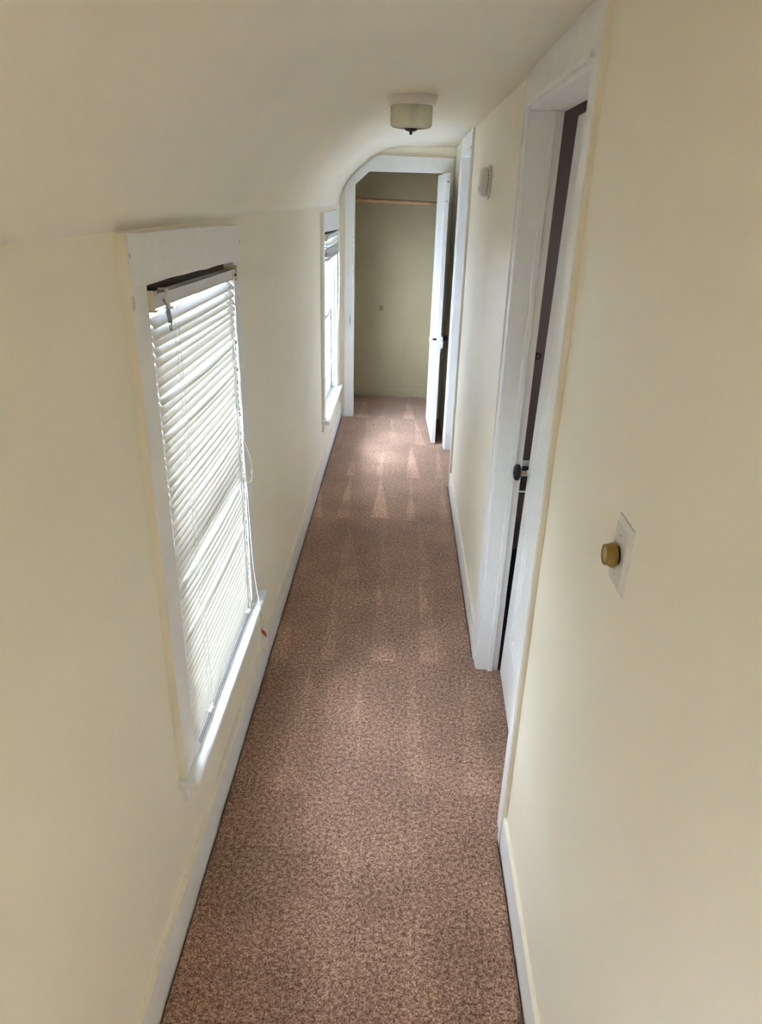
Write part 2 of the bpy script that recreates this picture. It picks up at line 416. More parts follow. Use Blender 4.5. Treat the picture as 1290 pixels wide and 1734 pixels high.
baseboard('baseboard_near', XR, 0.3465, Y0, D1[0]-0.070, 0.105, 'white baseboard below the dimmer switch at near right')
bm = bmesh.new(); add_prism(bm, [(YB, -0.03), (YB-0.014, -0.03), (YB-0.014, 0.088), (YB-0.008, 0.096), (YB, 0.098)], 'x', -0.60, 0.80)
st(obj('baseboard_closet', bm, 'closet'), 'cream painted baseboard along the closet back wall', 'baseboard')

# ------------------------------------------------------------------ door casings and jambs
def ragged(p0, p1, n, amp):
    """a slightly uneven line of points between two 2D points"""
    out = []
    for i in range(n+1):
        t = i/n; a = amp*random.uniform(-1, 1) if 0 < i < n else 0
        out.append((p0[0]+(p1[0]-p0[0])*t+a, p0[1]+(p1[1]-p0[1])*t))
    return out

def door_trim(name, d, label, cas=0.085, near_x=0.3465):
    y0, y1, zt = d
    r = empty(name, (XR, y0, 0), label, 'door frame', None, 'structure')
    jx0, jx1 = near_x+0.006, 0.456
    # jamb boards line the opening
    bm = bmesh.new(); add_box(bm, jx0, jx1, y0, y0+0.016, -0.02, zt-0.016); keep(obj('jamb', bm, 'trim', None, 0.002), r)
    bm = bmesh.new(); add_prism(bm, [(jx0, -0.02), (0.4385, -0.02), (0.4525, zt-0.016), (jx0, zt-0.016)], 'y', y1-0.016, y1); keep(obj('jamb', bm, 'trim', None, 0.002), r)
    bm = bmesh.new(); add_box(bm, jx0, jx1, y0, y1, zt-0.016, zt); keep(obj('jamb_head', bm, 'trim', None, 0.002), r)
    # casings: flat board with an outer back band
    for s, ye in ((-1, y0), (1, y1)):
        a, c = (ye-cas+0.012, ye+0.006) if s < 0 else (ye-0.006, ye+cas-0.012)
        bm = bmesh.new(); add_box(bm, near_x+0.001, XR+0.002, min(a, c), max(a, c), -0.02, zt+0.0)
        bb = (a-0.0, a+0.022) if s < 0 else (c-0.022, c)
        add_box(bm, near_x-0.005, XR+0.002, bb[0]+(-0.002 if s < 0 else 0.0), bb[1]+(0.002 if s > 0 else 0.0), -0.02, zt+0.004)
        # side painted over in wall cream
        keep(obj('casing', bm, 'trim', None, 0.0025), r)
        e = a-0.0035 if s < 0 else c+0.0025
        bm = bmesh.new(); pts = ragged((XR+0.001, -0.02), (XR+0.001, 2.08), 2, 0)
        add_prism(bm, [(XR+0.002, e-0.0015), (near_x-0.002, e-0.0015), (near_x-0.003, e+0.0015), (XR+0.002, e+0.0015)], 'z', 0.10, 2.08)
        h_ = keep(obj('paint_edge', bm, 'wall'), r); h_['label'] = 'cream overpainted side edge'
    bm = bmesh.new(); add_box(bm, near_x-0.001, XR+0.002, y0-cas+0.010, y1+cas-0.010, zt, ZC+0.004)
    add_box(bm, near_x-0.007, XR+0.002, y0-0.006, y1+0.006, zt-0.004, zt+0.012)
    keep(obj('head_casing', bm, 'trim', None, 0.0025), r)
    # stop bead around the opening
    bm = bmesh.new(); add_prism(bm, [(0.396, -0.02), (0.416, -0.02), (0.428, zt-0.016), (0.408, zt-0.016)], 'y', y1-0.026, y1-0.015); keep(obj('stop', bm, 'trim', None, 0.003), r)
    bm = bmesh.new(); add_box(bm, 0.385, 0.413, y0+0.015, y0+0.022, -0.02, zt-0.016); keep(obj('stop', bm, 'trim', None, 0.003), r)
    return r
t1 = door_trim('trim_1', D1, 'white door frame around the near right ajar door')
t2 = door_trim('trim_2', D2, 'white door frame around the far right doorway beside the closet')

def panel_door(name, wid, th, hgt, panels, label, mirror=1):
    """slab in local coords: hinge edge at y=0, front face at x=0, thickness towards +x; panels (y0,y1,z0,z1) recessed on both faces"""
    r = empty(name, (0, 0, 0), label, 'door', None, 'structure')
    bm = bmesh.new()
    ysx = sorted({0, wid, *[p[0] for p in panels], *[p[1] for p in panels]})
    zsx = sorted({0, hgt, *[p[2] for p in panels], *[p[3] for p in panels]})
    for a, c in zip(ysx, ysx[1:]):
        for e, f in zip(zsx, zsx[1:]):
            if any(p[0] <= a and c <= p[1] and p[2] <= e and f <= p[3] for p in panels): continue
            add_box(bm, 0, th, a, c, e, f)
    bmesh.ops.remove_doubles(bm, verts=bm.verts[:], dist=1e-5)
    # drop doubled inner faces
    seen = {}
    for f in bm.faces[:]:
        k = tuple(sorted(v.index for v in f.verts)); seen.setdefault(k, []).append(f)
    bm.verts.index_update()
    seen = {}
    for f in bm.faces[:]:
        k = tuple(sorted(v.index for v in f.verts)); seen.setdefault(k, []).append(f)
    dele = [f for fs in seen.values() if len(fs) > 1 for f in fs]
    bmesh.ops.delete(bm, geom=dele, context='FACES_ONLY')
    obj('slab', bm, 'trim', r, 0.0015)
    for (a, c, e, f) in panels:
        bm = bmesh.new(); add_box(bm, th*0.34, th*0.66, a-0.004, c+0.004, e-0.004, f+0.004)
        pn = obj('panel', bm, 'trim', r)
        for side in (0, 1):                # moulding inside the panel edge
            x_out, x_in = (0.001, th*0.34) if side == 0 else (th-0.001, th*0.66)
            bm = bmesh.new(); wd = 0.026
            prof = [(0, x_out), (0.006, x_out), (0.012, x_out+(x_in-x_out)*0.45), (0.019, x_out+(x_in-x_out)*0.55), (wd, x_in), (0, x_in)]
            corners = [(a, e, 1, 1), (c, e, -1, 1), (c, f, -1, -1), (a, f, 1, -1)]
            loops = [[bm.verts.new((px, cy+sy*d, cz+sz*d)) for d, px in prof] for cy, cz, sy, sz in corners]
            for i in range(4):
                A, B = loops[i], loops[(i+1) % 4]
                for k in range(len(prof)):
                    k2 = (k+1) % len(prof); bm.faces.new((A[k], A[k2], B[k2], B[k]))
            obj('moulding', bm, 'trim', pn)
    return r

def add_knob(bm, o, axis, r=0.027, mi=0):
    add_lathe(bm, [(0.0, 0.0), (r*0.55, 0.0015), (r*0.88, 0.006), (r, 0.013), (r*0.93, 0.020), (r*0.65, 0.026), (0.0, 0.029)], o, axis, 28, mi)

# door_1: ajar, hinged on its near side, leaning back a little at the top
d1 = panel_door('door_1', 0.742, 0.036, 1.972, [(0.115, 0.627, 0.215, 0.735), (0.115, 0.627, 0.950, 1.885)],
                'white two panel door standing slightly ajar with black knob')
d1.location = (0.4215, 1.6245, 0.006)
LEAN, SWING = 0.022, math.radians(1.9)
d1.matrix_world = Matrix.Translation(d1.location) @ Matrix.Rotation(-SWING, 4, 'Z') @ Matrix.Shear('XY', 4, (0, 0)) @ Matrix.Rotation(LEAN, 4, 'Y')
KY, KZ = 0.703, 0.873
bm = bmesh.new(); add_knob(bm, (-0.030, KY, KZ), '-x', 0.0300); kb = obj('knob', bm, 'black', d1); kb['label'] = 'glossy black door knob'
bm = bmesh.new(); add_lathe(bm, [(0.0, -0.002), (0.013, -0.002), (0.013, 0.003), (0.007, 0.006), (0.006, 0.028), (0.009, 0.038), (0, 0.038)], (0, KY, KZ), '-x', 20)
obj('knob_shank', bm, 'brass', d1)
bm = bmesh.new(); add_lathe(bm, [(0, -0.001), (0.017, -0.001), (0.016, 0.003), (0.010, 0.005), (0.009, 0.010), (0, 0.010)], (0, KY, KZ), '-x', 20); o = obj('knob_rose', bm, 'trim', d1); o['label'] = 'white overpainted knob rose'
bm = bmesh.new(); add_box(bm, 0.034, 0.062, 0.655, 0.768, KZ-0.085, KZ+0.025); rl = obj('rim_lock', bm, 'iron', d1, 0.003); rl['label'] = 'black iron lock case'
for zz in (KZ-0.088, KZ-0.018, KZ+0.026):
    bm = bmesh.new(); add_box(bm, 0.030, 0.058, 0.742, 0.768, zz, zz+0.007); o = obj('paint_drip', bm, 'trim', rl, 0.001); o['label'] = 'white paint on the lock case'
bm = bmesh.new(); add_box(bm, 0.446, 0.500, 2.384, 2.440, 0.785, 0.888); kp1 = keep(obj('lock_keeper', bm, 'iron', None, 0.002), t1); kp1['label'] = 'black iron lock keeper on the jamb'
for za, zb in ((0.884, 0.889), (0.845, 0.850), (0.782, 0.788)):
    bm = bmesh.new(); add_box(bm, 0.4455, 0.488, 2.3825, 2.430, za, zb); o = keep(obj('paint_drip', bm, 'trim', None, 0.001), t1); o['label'] = 'white paint on the lock keeper'
bm = bmesh.new(); add_tube(bm, [(0.4585+0.0075*math.cos(a*math.pi/9), 2.390, 1.2734+0.0085*math.sin(a*math.pi/9)) for a in range(18)], 0.0026, 8, closed=True)
add_tube(bm, [(0.4515, 2.390, 1.2734), (0.4440, 2.390, 1.2734)], 0.0026); add_tube(bm, [(0.450, 2.389, 1.287), (0.449, 2.389, 1.258)], 0.003)
keep(obj('screw_eye', bm, 'iron'), t1)

# door_2: closed, far right doorway
d2 = panel_door('door_2', D2[1]-D2[0]-0.038, 0.036, 1.975, [(0.11, 0.567, 0.215, 0.735), (0.11, 0.567, 0.950, 1.885)],
                'white closed door recessed in the far right doorway')
d2.location = (0.430, D2[0]+0.019, 0.006)

# door_3: closet door, opened flat towards the right wall
d3 = panel_door('door_3', 0.690, 0.029, 1.895, [(0.105, 0.575, 0.205, 0.690), (0.105, 0.575, 0.900, 1.790)],
                'white closet door standing open at the end of the hallway')
TH3 = math.atan2(0.281-0.256, 5.9-5.237)
d3.location = (0.231, 5.926, 0.006)
d3.matrix_world = Matrix.Translation(d3.location) @ Matrix.Rotation(math.pi + TH3, 4, 'Z') @ Matrix.Translation((-0.029, 0, 0)) 
K3 = 0.79
bm = bmesh.new(); add_knob(bm, (0.029+0.026, 0.645, K3), 'x', 0.0255); o = obj('knob', bm, 'porcelain', d3); o['label'] = 'white porcelain door knob'
bm = bmesh.new(); add_lathe(bm, [(0, 0), (0.011, 0), (0.008, 0.006), (0.008, 0.028), (0, 0.028)], (0.029, 0.645, K3), 'x', 16); obj('knob_shank', bm, 'iron', d3)
bm = bmesh.new(); add_lathe(bm, [(0, 0), (0.016, 0), (0.010, 0.006), (0.009, 0.03), (0, 0.03)], (0.0, 0.645, K3+0.004), '-x', 16); obj('knob_shank', bm, 'iron', d3)
bm = bmesh.new(); add_knob(bm, (-0.026, 0.645, K3+0.004), '-x', 0.026); o = obj('knob', bm, 'black', d3); o['label'] = 'black knob on the back of the door'
bm = bmesh.new(); add_box(bm, -0.016, 0.0, 0.618, 0.692, K3-0.058, K3+0.022); rl = obj('rim_lock', bm, 'trim', d3, 0.002); rl['label'] = 'white painted rim lock'
bm = bmesh.new()
for zz in (K3-0.045, K3+0.0, K3+0.012): add_lathe(bm, [(0, 0.0016), (0.003, 0.0016), (0.0035, 0.0)], (-0.008, 0.692, zz), 'y', 10)
obj('screw', bm, 'iron', rl)
bm = bmesh.new(); add_box(bm, 0.003, 0.026, 0.6895, 0.6915, 1.80, 1.893); pt = obj('edge_patch', bm, 'plastic', d3, 0.0005); pt['label'] = 'pale wood filler at the top edge'
bm = bmesh.new()
add_lathe(bm, [(0, 0.0035), (0.005, 0.0035), (0.005, 0)], (0.013, 0.689, 1.842), 'y', 12); add_lathe(bm, [(0, 0.002), (0.0022, 0.002), (0.0022, 0)], (0.009, 0.69, 1.875), 'y', 10)
add_lathe(bm, [(0, 0.002), (0.004, 0.002), (0.003, 0)], (0.016, 0.69, 1.722), 'y', 9)
obj('latch_hole', bm, 'darkslot', d3)

# closet door casing following the cove
bm = bmesh.new()
outer = [(-0.480, -0.02), (-0.478, 1.770), (-0.471, 1.812), (-0.449, 1.853), (-0.416, 1.893), (-0.375, 1.933), (-0.329, 1.972), (-0.282, 2.007), (-0.238, 2.034), (0.352, 2.022)]
inner = [(0.352, -0.02), (0.268, -0.02), (0.266, 1.917), (-0.294, 1.917), (-0.402, 1.823), (-0.407, -0.02)]
add_prism(bm, outer+inner, 'y', Y1-0.020, Y1+0.001)
st(obj('trim_3', bm, 'trim', None, 0.003), 'white closet door casing with clipped upper left corner', 'door frame')
bm = bmesh.new()
add_prism(bm, [(-0.410, -0.02), (-0.405, 1.824), (-0.294, 1.921), (0.268, 1.921), (0.272, -0.02), (0.285, -0.02), (0.285, 1.94), (-0.30, 1.94), (-0.42, 1.835), (-0.42, -0.02)], 'y', Y1-0.012, Y1+0.085)
st(obj('trim_4', bm, 'trim', None, 0.002), 'white jamb lining the inside of the closet doorway', 'door frame')
# latch keeper on the left casing
kp = empty('latch_keeper', (-0.437, Y1-0.02, 0.80), 'small white painted latch keeper on the left closet casing', 'latch keeper')
bm = bmesh.new(); add_box(bm, -0.446, -0.428, Y1-0.036, Y1-0.018, 0.760, 0.862); keep(obj('keeper_body', bm, 'trim', None, 0.003), kp)
bm = bmesh.new(); add_box(bm, -0.432, -0.427, Y1-0.038, Y1-0.030, 0.785, 0.850); o = keep(obj('latch_slot', bm, 'print', None), kp)
bm = bmesh.new()
for zz in (1.44, 1.405, 1.36, 1.335, 1.30, 1.28, 1.255, 1.19):
    add_box(bm, -0.4105, -0.4085, Y1-0.0208, Y1-0.019, zz, zz+random.uniform(0.006, 0.018))
o = obj('chip_mark', bm, 'print'); o.name = 'trim_5'; st(o, 'dark chipped paint marks up the left closet casing edge', 'paint chips')

# ------------------------------------------------------------------ windows
def ragged_board(bm, y0, y1, z00, z01, z10, z11, x0, x1, amp, n=14):
    """board on the left wall: bottom z00->z10, top z01->z11, from y0 to y1, with chipped ends"""
    pts = []
    for i in range(n+1): t = i/n; pts.append((y0+(y1-y0)*t, z00+(z10-z00)*t + (random.uniform(-amp, amp)*0.35)))
    for i in range(1, 8): t = i/8; pts.append((y1+random.uniform(-amp, amp*0.6), z10+(z11-z10)*t))
    for i in range(n+1): t = 1-i/n; pts.append((y0+(y1-y0)*t, z01+(z11-z01)*t + random.uniform(-amp, amp)*0.35))
    for i in range(1, 8): t = 1-i/8; pts.append((y0+random.uniform(-amp*0.6, amp), z00+(z01-z00)*t))
    add_prism(bm, pts, 'x', x0, x1)

def window(name, op, hz, label, casl=0.083, casr=0.09, lock=False):
    y0, y1, z0, z1 = op
    xf = -0.498
    r = empty(name, (XL, y0, z0), label, 'window', None, 'structure')
    # casings
    for (a, c) in ((y0-casl, y0), (y1, y1+casr)):
        bm = bmesh.new(); add_box(bm, XL-0.002, xf, a, c, z0, z1+0.004); keep(obj('casing', bm, 'trim', None, 0.0025), r)
        e = a if a < y0 else c
        bm = bmesh.new(); add_box(bm, XL-0.002, xf-0.0015, e-0.0015 if a < y0 else e, e if a < y0 else e+0.0015, z0-0.0, z1+0.003)
        h_ = keep(obj('paint_edge', bm, 'wall'), r); h_['label'] = 'cream overpainted side edge'
    # chipped header board
    bm = bmesh.new(); ragged_board(bm, y0-casl-0.002, y1+casr-0.004, z1, hz[0], z1-0.022, hz[1], XL-0.002, xf+0.003, 0.004)
    hd = keep(obj('header', bm, 'trim', None, 0.001), r)
    bm = bmesh.new(); add_box(bm, XL-0.002, xf+0.001, y0-casl-0.0055, y0-casl-0.0035, z1+0.002, hz[0]-0.001)
    h_ = keep(obj('paint_edge', bm, 'wall'), r); h_['label'] = 'cream overpainted side edge'
    # board added behind the blind, near black to paint in the gap's shade
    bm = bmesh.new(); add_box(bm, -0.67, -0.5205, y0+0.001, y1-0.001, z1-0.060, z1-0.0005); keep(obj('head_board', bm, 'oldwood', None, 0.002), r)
    for (yy, zz, s) in ((y0-casl+0.004, z1-0.028, 0.015), (y0-casl+0.003, z1+0.055, 0.006), (y1+casr+0.004, z1+0.055, 0.010), (y1+casr+0.008, z1-0.022, 0.010), (y1+casr-0.001, z1+0.03, 0.006)):
        bm = bmesh.new(); k = 9
        pts = [(yy+s*random.uniform(0.35, 0.8)*math.cos(2*math.pi*i/k)*0.7, zz+s*random.uniform(0.7, 1.1)*math.sin(2*math.pi*i/k)) for i in range(k)]
        xx = xf if yy < y1 and yy > y0-casl-0.001 and zz < z1 else (xf+0.003 if y0-casl < yy < y1+casr else XL)
        add_prism(bm, pts, 'x', xx-0.001, xx+0.0008)
        c_ = keep(obj('paint_chip', bm, 'chip'), r); c_['label'] = 'flaked bare spot'
    # stool (sill) and apron
    bm = bmesh.new(); add_prism(bm, [(-0.57, z0-0.024), (-0.57, z0), (-0.472, z0), (-0.466, z0-0.004), (-0.464, z0-0.012), (-0.466, z0-0.020), (-0.472, z0-0.024)], 'y', y0-casl-0.018, y1+casr+0.018)
    keep(obj('sill', bm, 'trim', None, 0.0015), r)
    bm = bmesh.new(); add_box(bm, XL-0.002, -0.503, y0-casl+0.004, y1+casr-0.004, z0-0.085, z0-0.023)
    keep(obj('apron', bm, 'trim', None, 0.003), r)
    # jamb liners with sash stops
    for s, ye in ((1, y0), (-1, y1)):
        bm = bmesh.new(); add_box(bm, -0.67, XL, min(ye, ye+s*0.012), max(ye, ye+s*0.012), z0, z1)
        for xa, xb, d in ((-0.532, -0.519, 0.024), (-0.585, -0.577, 0.022), (-0.640, -0.628, 0.024)):
            add_box(bm, xa, xb, min(ye, ye+s*d), max(ye, ye+s*d), z0, z1)
        keep(obj('jamb_liner', bm, 'trim', None, 0.0015), r)
    bm = bmesh.new(); add_box(bm, -0.67, XL, y0, y1, z1-0.012, z1); keep(obj('head_liner', bm, 'trim'), r)
    bm = bmesh.new(); add_prism(bm, [(-0.72, z0-0.03), (-0.72, z0-0.006), (-0.56, z0+0.004), (-0.56, z0-0.03)], 'y', y0, y1); keep(obj('outer_sill', bm, 'trim'), r)
    zm = (z0+z1)/2
    for nm, xa, xb, za, zb in (('lower_sash', -0.576, -0.545, z0+0.003, zm+0.02), ('upper_sash', -0.626, -0.596, zm-0.018, z1-0.055)):
        bm = bmesh.new(); a, c = y0+0.014, y1-0.014
        add_box(bm, xa, xb, a, a+0.045, za, zb); add_box(bm, xa, xb, c-0.045, c, za, zb)
        add_box(bm, xa, xb, a+0.045, c-0.045, za, za+(0.065 if nm == 'lower_sash' else 0.036)); add_box(bm, xa, xb, a+0.045, c-0.045, zb-0.038, zb)
        s_ = keep(obj(nm, bm, 'trim', None, 0.002), r)
        bm = bmesh.new(); add_box(bm, (xa+xb)/2-0.002, (xa+xb)/2+0.002, a+0.04, c-0.04, za+0.03, zb-0.03)
        g = obj('pane', bm, 'glass'); g.parent = s_
        g.matrix_parent_inverse = s_.matrix_parent_inverse.inverted() if False else Matrix.Identity(4)
    if lock:
        pass
    bm = bmesh.new(); ym = (y0+y1)/2
    add_box(bm, -0.575, -0.548, ym-0.03, ym+0.03, zm+0.020, zm+0.028); add_lathe(bm, [(0.012, 0.028), (0.012, 0.036), (0, 0.038)], (-0.562, ym, zm), 'z', 16)
    add_box(bm, -0.560, -0.530, ym-0.006, ym+0.008, zm+0.030, zm+0.037)
    keep(obj('sash_lock', bm, 'trim', None, 0.001), r)
    return r
win1 = window('window_1', W1, (1.678, 1.662), 'white framed sash window at near left with chipped header')
win2 = window('window_2', W2, (1.650, 1.650), 'white framed sash window at far left beside the closet casing')

# ------------------------------------------------------------------ blinds
def slat_mesh(bm, yc0, yc1, z, x, tilt, wdt=0.0255, bow=0.0, sag=0.0, crown=0.0022, seg=14, lift0=0.0, lift1=0.0, twist=0.0):
    """one curved vinyl slat; tilt 0 = flat, +90deg = room edge straight down; bow moves the middle sideways/up"""
    nc = 5; th = 0.0006
    top, bot = [], []
    for i in range(seg+1):
        u = i/seg; y = yc0+(yc1-yc0)*u; mid = math.sin(math.pi*u)
        tl = tilt + twist*mid
        ca, sa = math.cos(tl), math.sin(tl)
        zz = z + sag*mid + lift0*(1-u)**2 + lift1*u**2; xx = x + bow*mid
        rt, rb = [], []
        for j in range(nc):
            v = (j/(nc-1)-0.5)*wdt; c = crown*(1-(2*j/(nc-1)-1)**2)
            px, pz = v*ca + c*sa, -v*sa + c*ca
            rt.append(bm.verts.new((xx+px+sa*th/2, y, zz+pz+ca*th/2))); rb.append(bm.verts.new((xx+px-sa*th/2, y, zz+pz-ca*th/2)))
        top.append(rt); bot.append(rb)
    for i in range(seg):
        for j in range(nc-1):
            f = bm.faces.new((top[i][j], top[i+1][j], top[i+1][j+1], top[i][j+1])); f.smooth = True
            f = bm.faces.new((bot[i][j+1], bot[i+1][j+1], bot[i+1][j], bot[i][j])); f.smooth = True
        bm.faces.new((top[i+1][0], top[i][0], bot[i][0], bot[i+1][0])); bm.faces.new((top[i][-1], top[i+1][-1], bot[i+1][-1], bot[i][-1]))
    for i in (0, seg):
        for j in range(nc-1):
            bm.faces.new((top[i][j], top[i][j+1], bot[i][j+1], bot[i][j]))

BX = -0.506
bl = empty('mini_blind', (BX, 1.785, 0.405), 'lowered white mini blind with bent slats over the near left window', 'window blind')
def pb(name, bm, m, bevel=0.0, parent=None):
    o = keep(obj(name, bm, m, None, bevel), bl)
    return o
# head rail, open topped channel, tipped a little down at its far end
YA, YZ = 1.427, 2.146
def hz(y): return 1.5335 - 0.014*(y-YA)/(YZ-YA)
bm = bmesh.new()
for (xa, xb, za, zb) in ((BX-0.014, BX-0.012, 0, 0.026), (BX+0.012, BX+0.014, 0, 0.026), (BX-0.014, BX+0.014, 0, 0.002)):
    fs = add_box(bm, xa, xb, YA, YZ, za, zb)
for v in bm.verts: v.co.z += hz(v.co.y)
pb('head_rail', bm, 'rail')
for ye, s in ((YA-0.008, 1), (YZ+0.010, -1)):
    bm = bmesh.new(); zb_ = hz(ye)
    add_box(bm, BX-0.018, BX+0.018, min(ye, ye+s*0.003), max(ye, ye+s*0.003), zb_-0.006, zb_+0.036)
    add_box(bm, BX-0.018, BX+0.019, min(ye, ye+s*0.018), max(ye, ye+s*0.018), zb_-0.006, zb_-0.003)
    add_box(bm, BX-0.018, BX+0.019, min(ye, ye+s*0.020), max(ye, ye+s*0.020), zb_+0.030, zb_+0.033)
    pb('bracket', bm, 'ivory', 0.001)
bm = bmesh.new(); add_box(bm, BX+0.014, BX+0.018, 2.112, 2.132, hz(2.12)+0.004, hz(2.12)+0.022); add_lathe(bm, [(0, 0.006), (0.004, 0.006), (0.004, 0.0)], (BX+0.016, 2.122, hz(2.12)+0.012), 'x', 10, 1)
pb('cord_lock', bm, ['ivory', 'darkslot'])
# tilter stem with wire hook
bm = bmesh.new(); add_tube(bm, [(BX+0.019, 1.470, 1.548), (BX+0.023, 1.474, 1.536), (BX+0.024, 1.478, 1.524)], 0.0025); add_tube(bm, [(BX+0.024, 1.478, 1.526), (BX+0.026, 1.482, 1.500)], 0.0048)
tl_ = pb('tilter', bm, 'steel')
bm = bmesh.new(); add_tube(bm, [(BX+0.026, 1.482+0.006*math.sin(a), 1.492+0.008*math.cos(a)) for a in [0.2+k*0.42 for k in range(13)]], 0.0009)
o = obj('hook', bm, 'iron'); o.parent = tl_
bm = bmesh.new()
add_box(bm, BX+0.014, BX+0.022, 1.500, 1.507, hz(1.5)-0.006, hz(1.5)+0.034); add_box(bm, BX+0.008, BX+0.024, 1.498, 1.522, hz(1.5)-0.008, hz(1.5)-0.005); add_box(bm, BX, BX+0.022, 1.498, 1.509, hz(1.5)+0.030, hz(1.5)+0.034)
pb('valance_clip', bm, 'plastic', 0.0008)

N = 53
ZT, ZB = 1.508, 0.440
gaps = {}   # special slats: index -> (tilt deg, sag, twist deg)
special = {0: (38, -0.004, -8), 1: (50, -0.006, -3), 2: (55, -0.004, 0), 3: (55, -0.003, 0), 4: (58, -0.002, 0),
           8: (36, -0.007, -6), 12: (46, -0.006, -4), 17: (56, -0.003, 0), 18: (52, -0.003, 0), 19: (55, -0.002, 0), 22: (58, -0.002, 0),
           28: (70, 0.005, 0), 29: (72, 0.006, 0), 30: (36, -0.010, -8), 31: (56, -0.010, 0), 32: (58, -0.008, 0), 33: (60, -0.006, 0), 37: (50, -0.005, -6)}
slz = []
for i in range(N):
    t = i/(N-1); z = ZT + (ZB-ZT)*t
    tilt = 69 + 1.5*math.sin(i*1.7) + random.uniform(-1.2, 1.2); sag = random.uniform(-0.001, 0.0007); tw = random.uniform(-1.5, 1.5)
    if i >= 30: tilt = 66 + random.uniform(-2, 2)
    if i >= 42: tilt = 71 + random.uniform(-1.5, 1.5)
    if i in special: tilt, sag, tw = special[i]
    z += random.uniform(-0.0006, 0.0006)
    slz.append(z)
    bm = bmesh.new()
    slat_mesh(bm, YA+0.002+random.uniform(-0.001, 0.002), YZ+0.002+random.uniform(-0.003, 0.003), z, BX, math.radians(tilt), bow=random.uniform(-0.001, 0.003), sag=sag,
              twist=math.radians(tw), lift1=random.uniform(-0.002, 0.001) - (0.006 if i < 4 else 0), lift0=-0.006 if i < 2 else 0)
    pb('slat', bm, 'slat')
# bottom rail resting on the sill, tipped like the slats
def railprof(w, h, cx_, cz_, ang):
    ca, sa = math.cos(ang), math.sin(ang)
    return [(cx_+u*ca+v*sa, cz_-u*sa+v*ca) for u, v in ((-w/2, -h/2), (w/2, -h/2), (w/2+0.001, 0), (w/2-0.001, h/2), (-w/2+0.001, h/2), (-w/2-0.001, 0))]
RA = math.radians(52); RCX, RCZ = BX+0.004, 0.4195
bm = bmesh.new(); add_prism(bm, railprof(0.026, 0.0075, RCX, RCZ, RA), 'y', YA+0.004, YZ-0.004)
br = pb('bottom_rail', bm, 'rail', 0.001)
gx, gz = RCX+0.0038*math.sin(RA), RCZ+0.0038*math.cos(RA)
for off in (0.001, 0.0075):
    bm = bmesh.new(); add_prism(bm, railprof(0.0014, 0.0012, gx+off*math.cos(RA), gz-off*math.sin(RA), RA), 'y', YA+0.016, YZ-0.016); o = obj('rail_groove', bm, 'print'); o.parent = br
for ya, yb in ((YA-0.002, YA+0.014), (YZ-0.014, YZ+0.002)):
    bm = bmesh.new(); add_prism(bm, railprof(0.028, 0.0095, RCX, RCZ, RA), 'y', ya, yb); o = obj('end_cap', bm, 'plastic', None, 0.002); o.parent = br
# ladder strings with rungs, and lift cords
for yl in (1.553, 2.062):
    bm = bmesh.new()
    for xo in (-0.0135, 0.0135):
        add_tube(bm, [(BX+xo*(0.75 if k % 2 else 1.0), yl+0.0015*math.sin(k*2.1), hz(yl)+(0.424-hz(yl))*k/40) for k in range(41)], 0.00065, 5)
    for z in slz:
        add_tube(bm, [(BX-0.012, yl, z+0.004), (BX+0.0135, yl+0.008, z-0.012)], 0.0006, 5)
    pb('ladder_string', bm, 'cord')
    bm = bmesh.new(); add_tube(bm, [(BX+0.0165, yl+0.014+0.001*math.sin(k*1.3), hz(yl)+(0.424-hz(yl))*k/30) for k in range(31)], 0.0008, 6); pb('lift_cord', bm, 'cord')
    bm = bmesh.new()
    pts = [(BX+0.009+0.007*math.sin(a*1.9)+0.004*math.sin(a*5), yl+0.006+0.012*math.cos(a*1.3), 0.4310+0.004*abs(math.sin(a*2.3))) for a in [k*0.22 for k in range(60)]]
    add_tube(bm, pts, 0.001, 5); pb('cord_knot', bm, 'cord')
# pull cords at the far end of the head rail, with loop, knots, tassel and warning tag
cx = -0.478
bm = bmesh.new()
add_tube(bm, smooth_path([(BX+0.018, 2.112, 1.545), (cx-0.003, 2.085, 1.35), (cx, 2.078, 1.15), (cx, 2.080, 1.055), (cx, 2.125, 1.000), (cx, 2.163, 0.949), (cx, 2.171, 0.905), (cx, 2.160, 0.889),
                      (cx, 2.137, 0.884), (cx, 2.100, 0.898), (cx, 2.066, 0.920), (cx, 2.052, 0.940)], 6), 0.0013, 6)
pb('loop_cord', bm, 'cord')
for p in ((cx, 2.171, 0.908), (cx, 2.052, 0.942)):
    bm = bmesh.new(); add_tube(bm, [(p[0]+0.003*math.sin(a*1.7), p[1]+0.005*math.cos(a), p[2]+0.006*math.sin(a*0.6)) for a in [k*0.45 for k in range(24)]], 0.0013, 5); pb('cord_knot', bm, 'cord')
bm = bmesh.new()
add_tube(bm, smooth_path([(BX+0.018, 2.116, 1.545), (cx-0.003, 2.078, 1.35), (cx, 2.066, 1.156), (cx, 2.067, 1.004), (cx, 2.087, 0.835), (cx, 2.107, 0.608), (cx+0.008, 2.130, 0.440), (cx+0.016, 2.135, 0.375)], 6), 0.0014, 6)
pb('pull_cord', bm, 'cord')
TX, TY, TZ = cx+0.016, 2.135, 0.375
bm = bmesh.new(); add_lathe(bm, [(0, 0.012), (0.0032, 0.012), (0.0042, 0.004), (0.0062, -0.020), (0.0050, -0.024), (0, -0.022)], (TX, TY, TZ-0.004), 'z', 16); ts = pb('tassel', bm, 'ivory')
bm = bmesh.new(); add_tube(bm, [(TX, TY, TZ-0.026), (TX+0.001, TY+0.001, TZ-0.046)], 0.0007, 5); pb('tag_string', bm, 'cord')
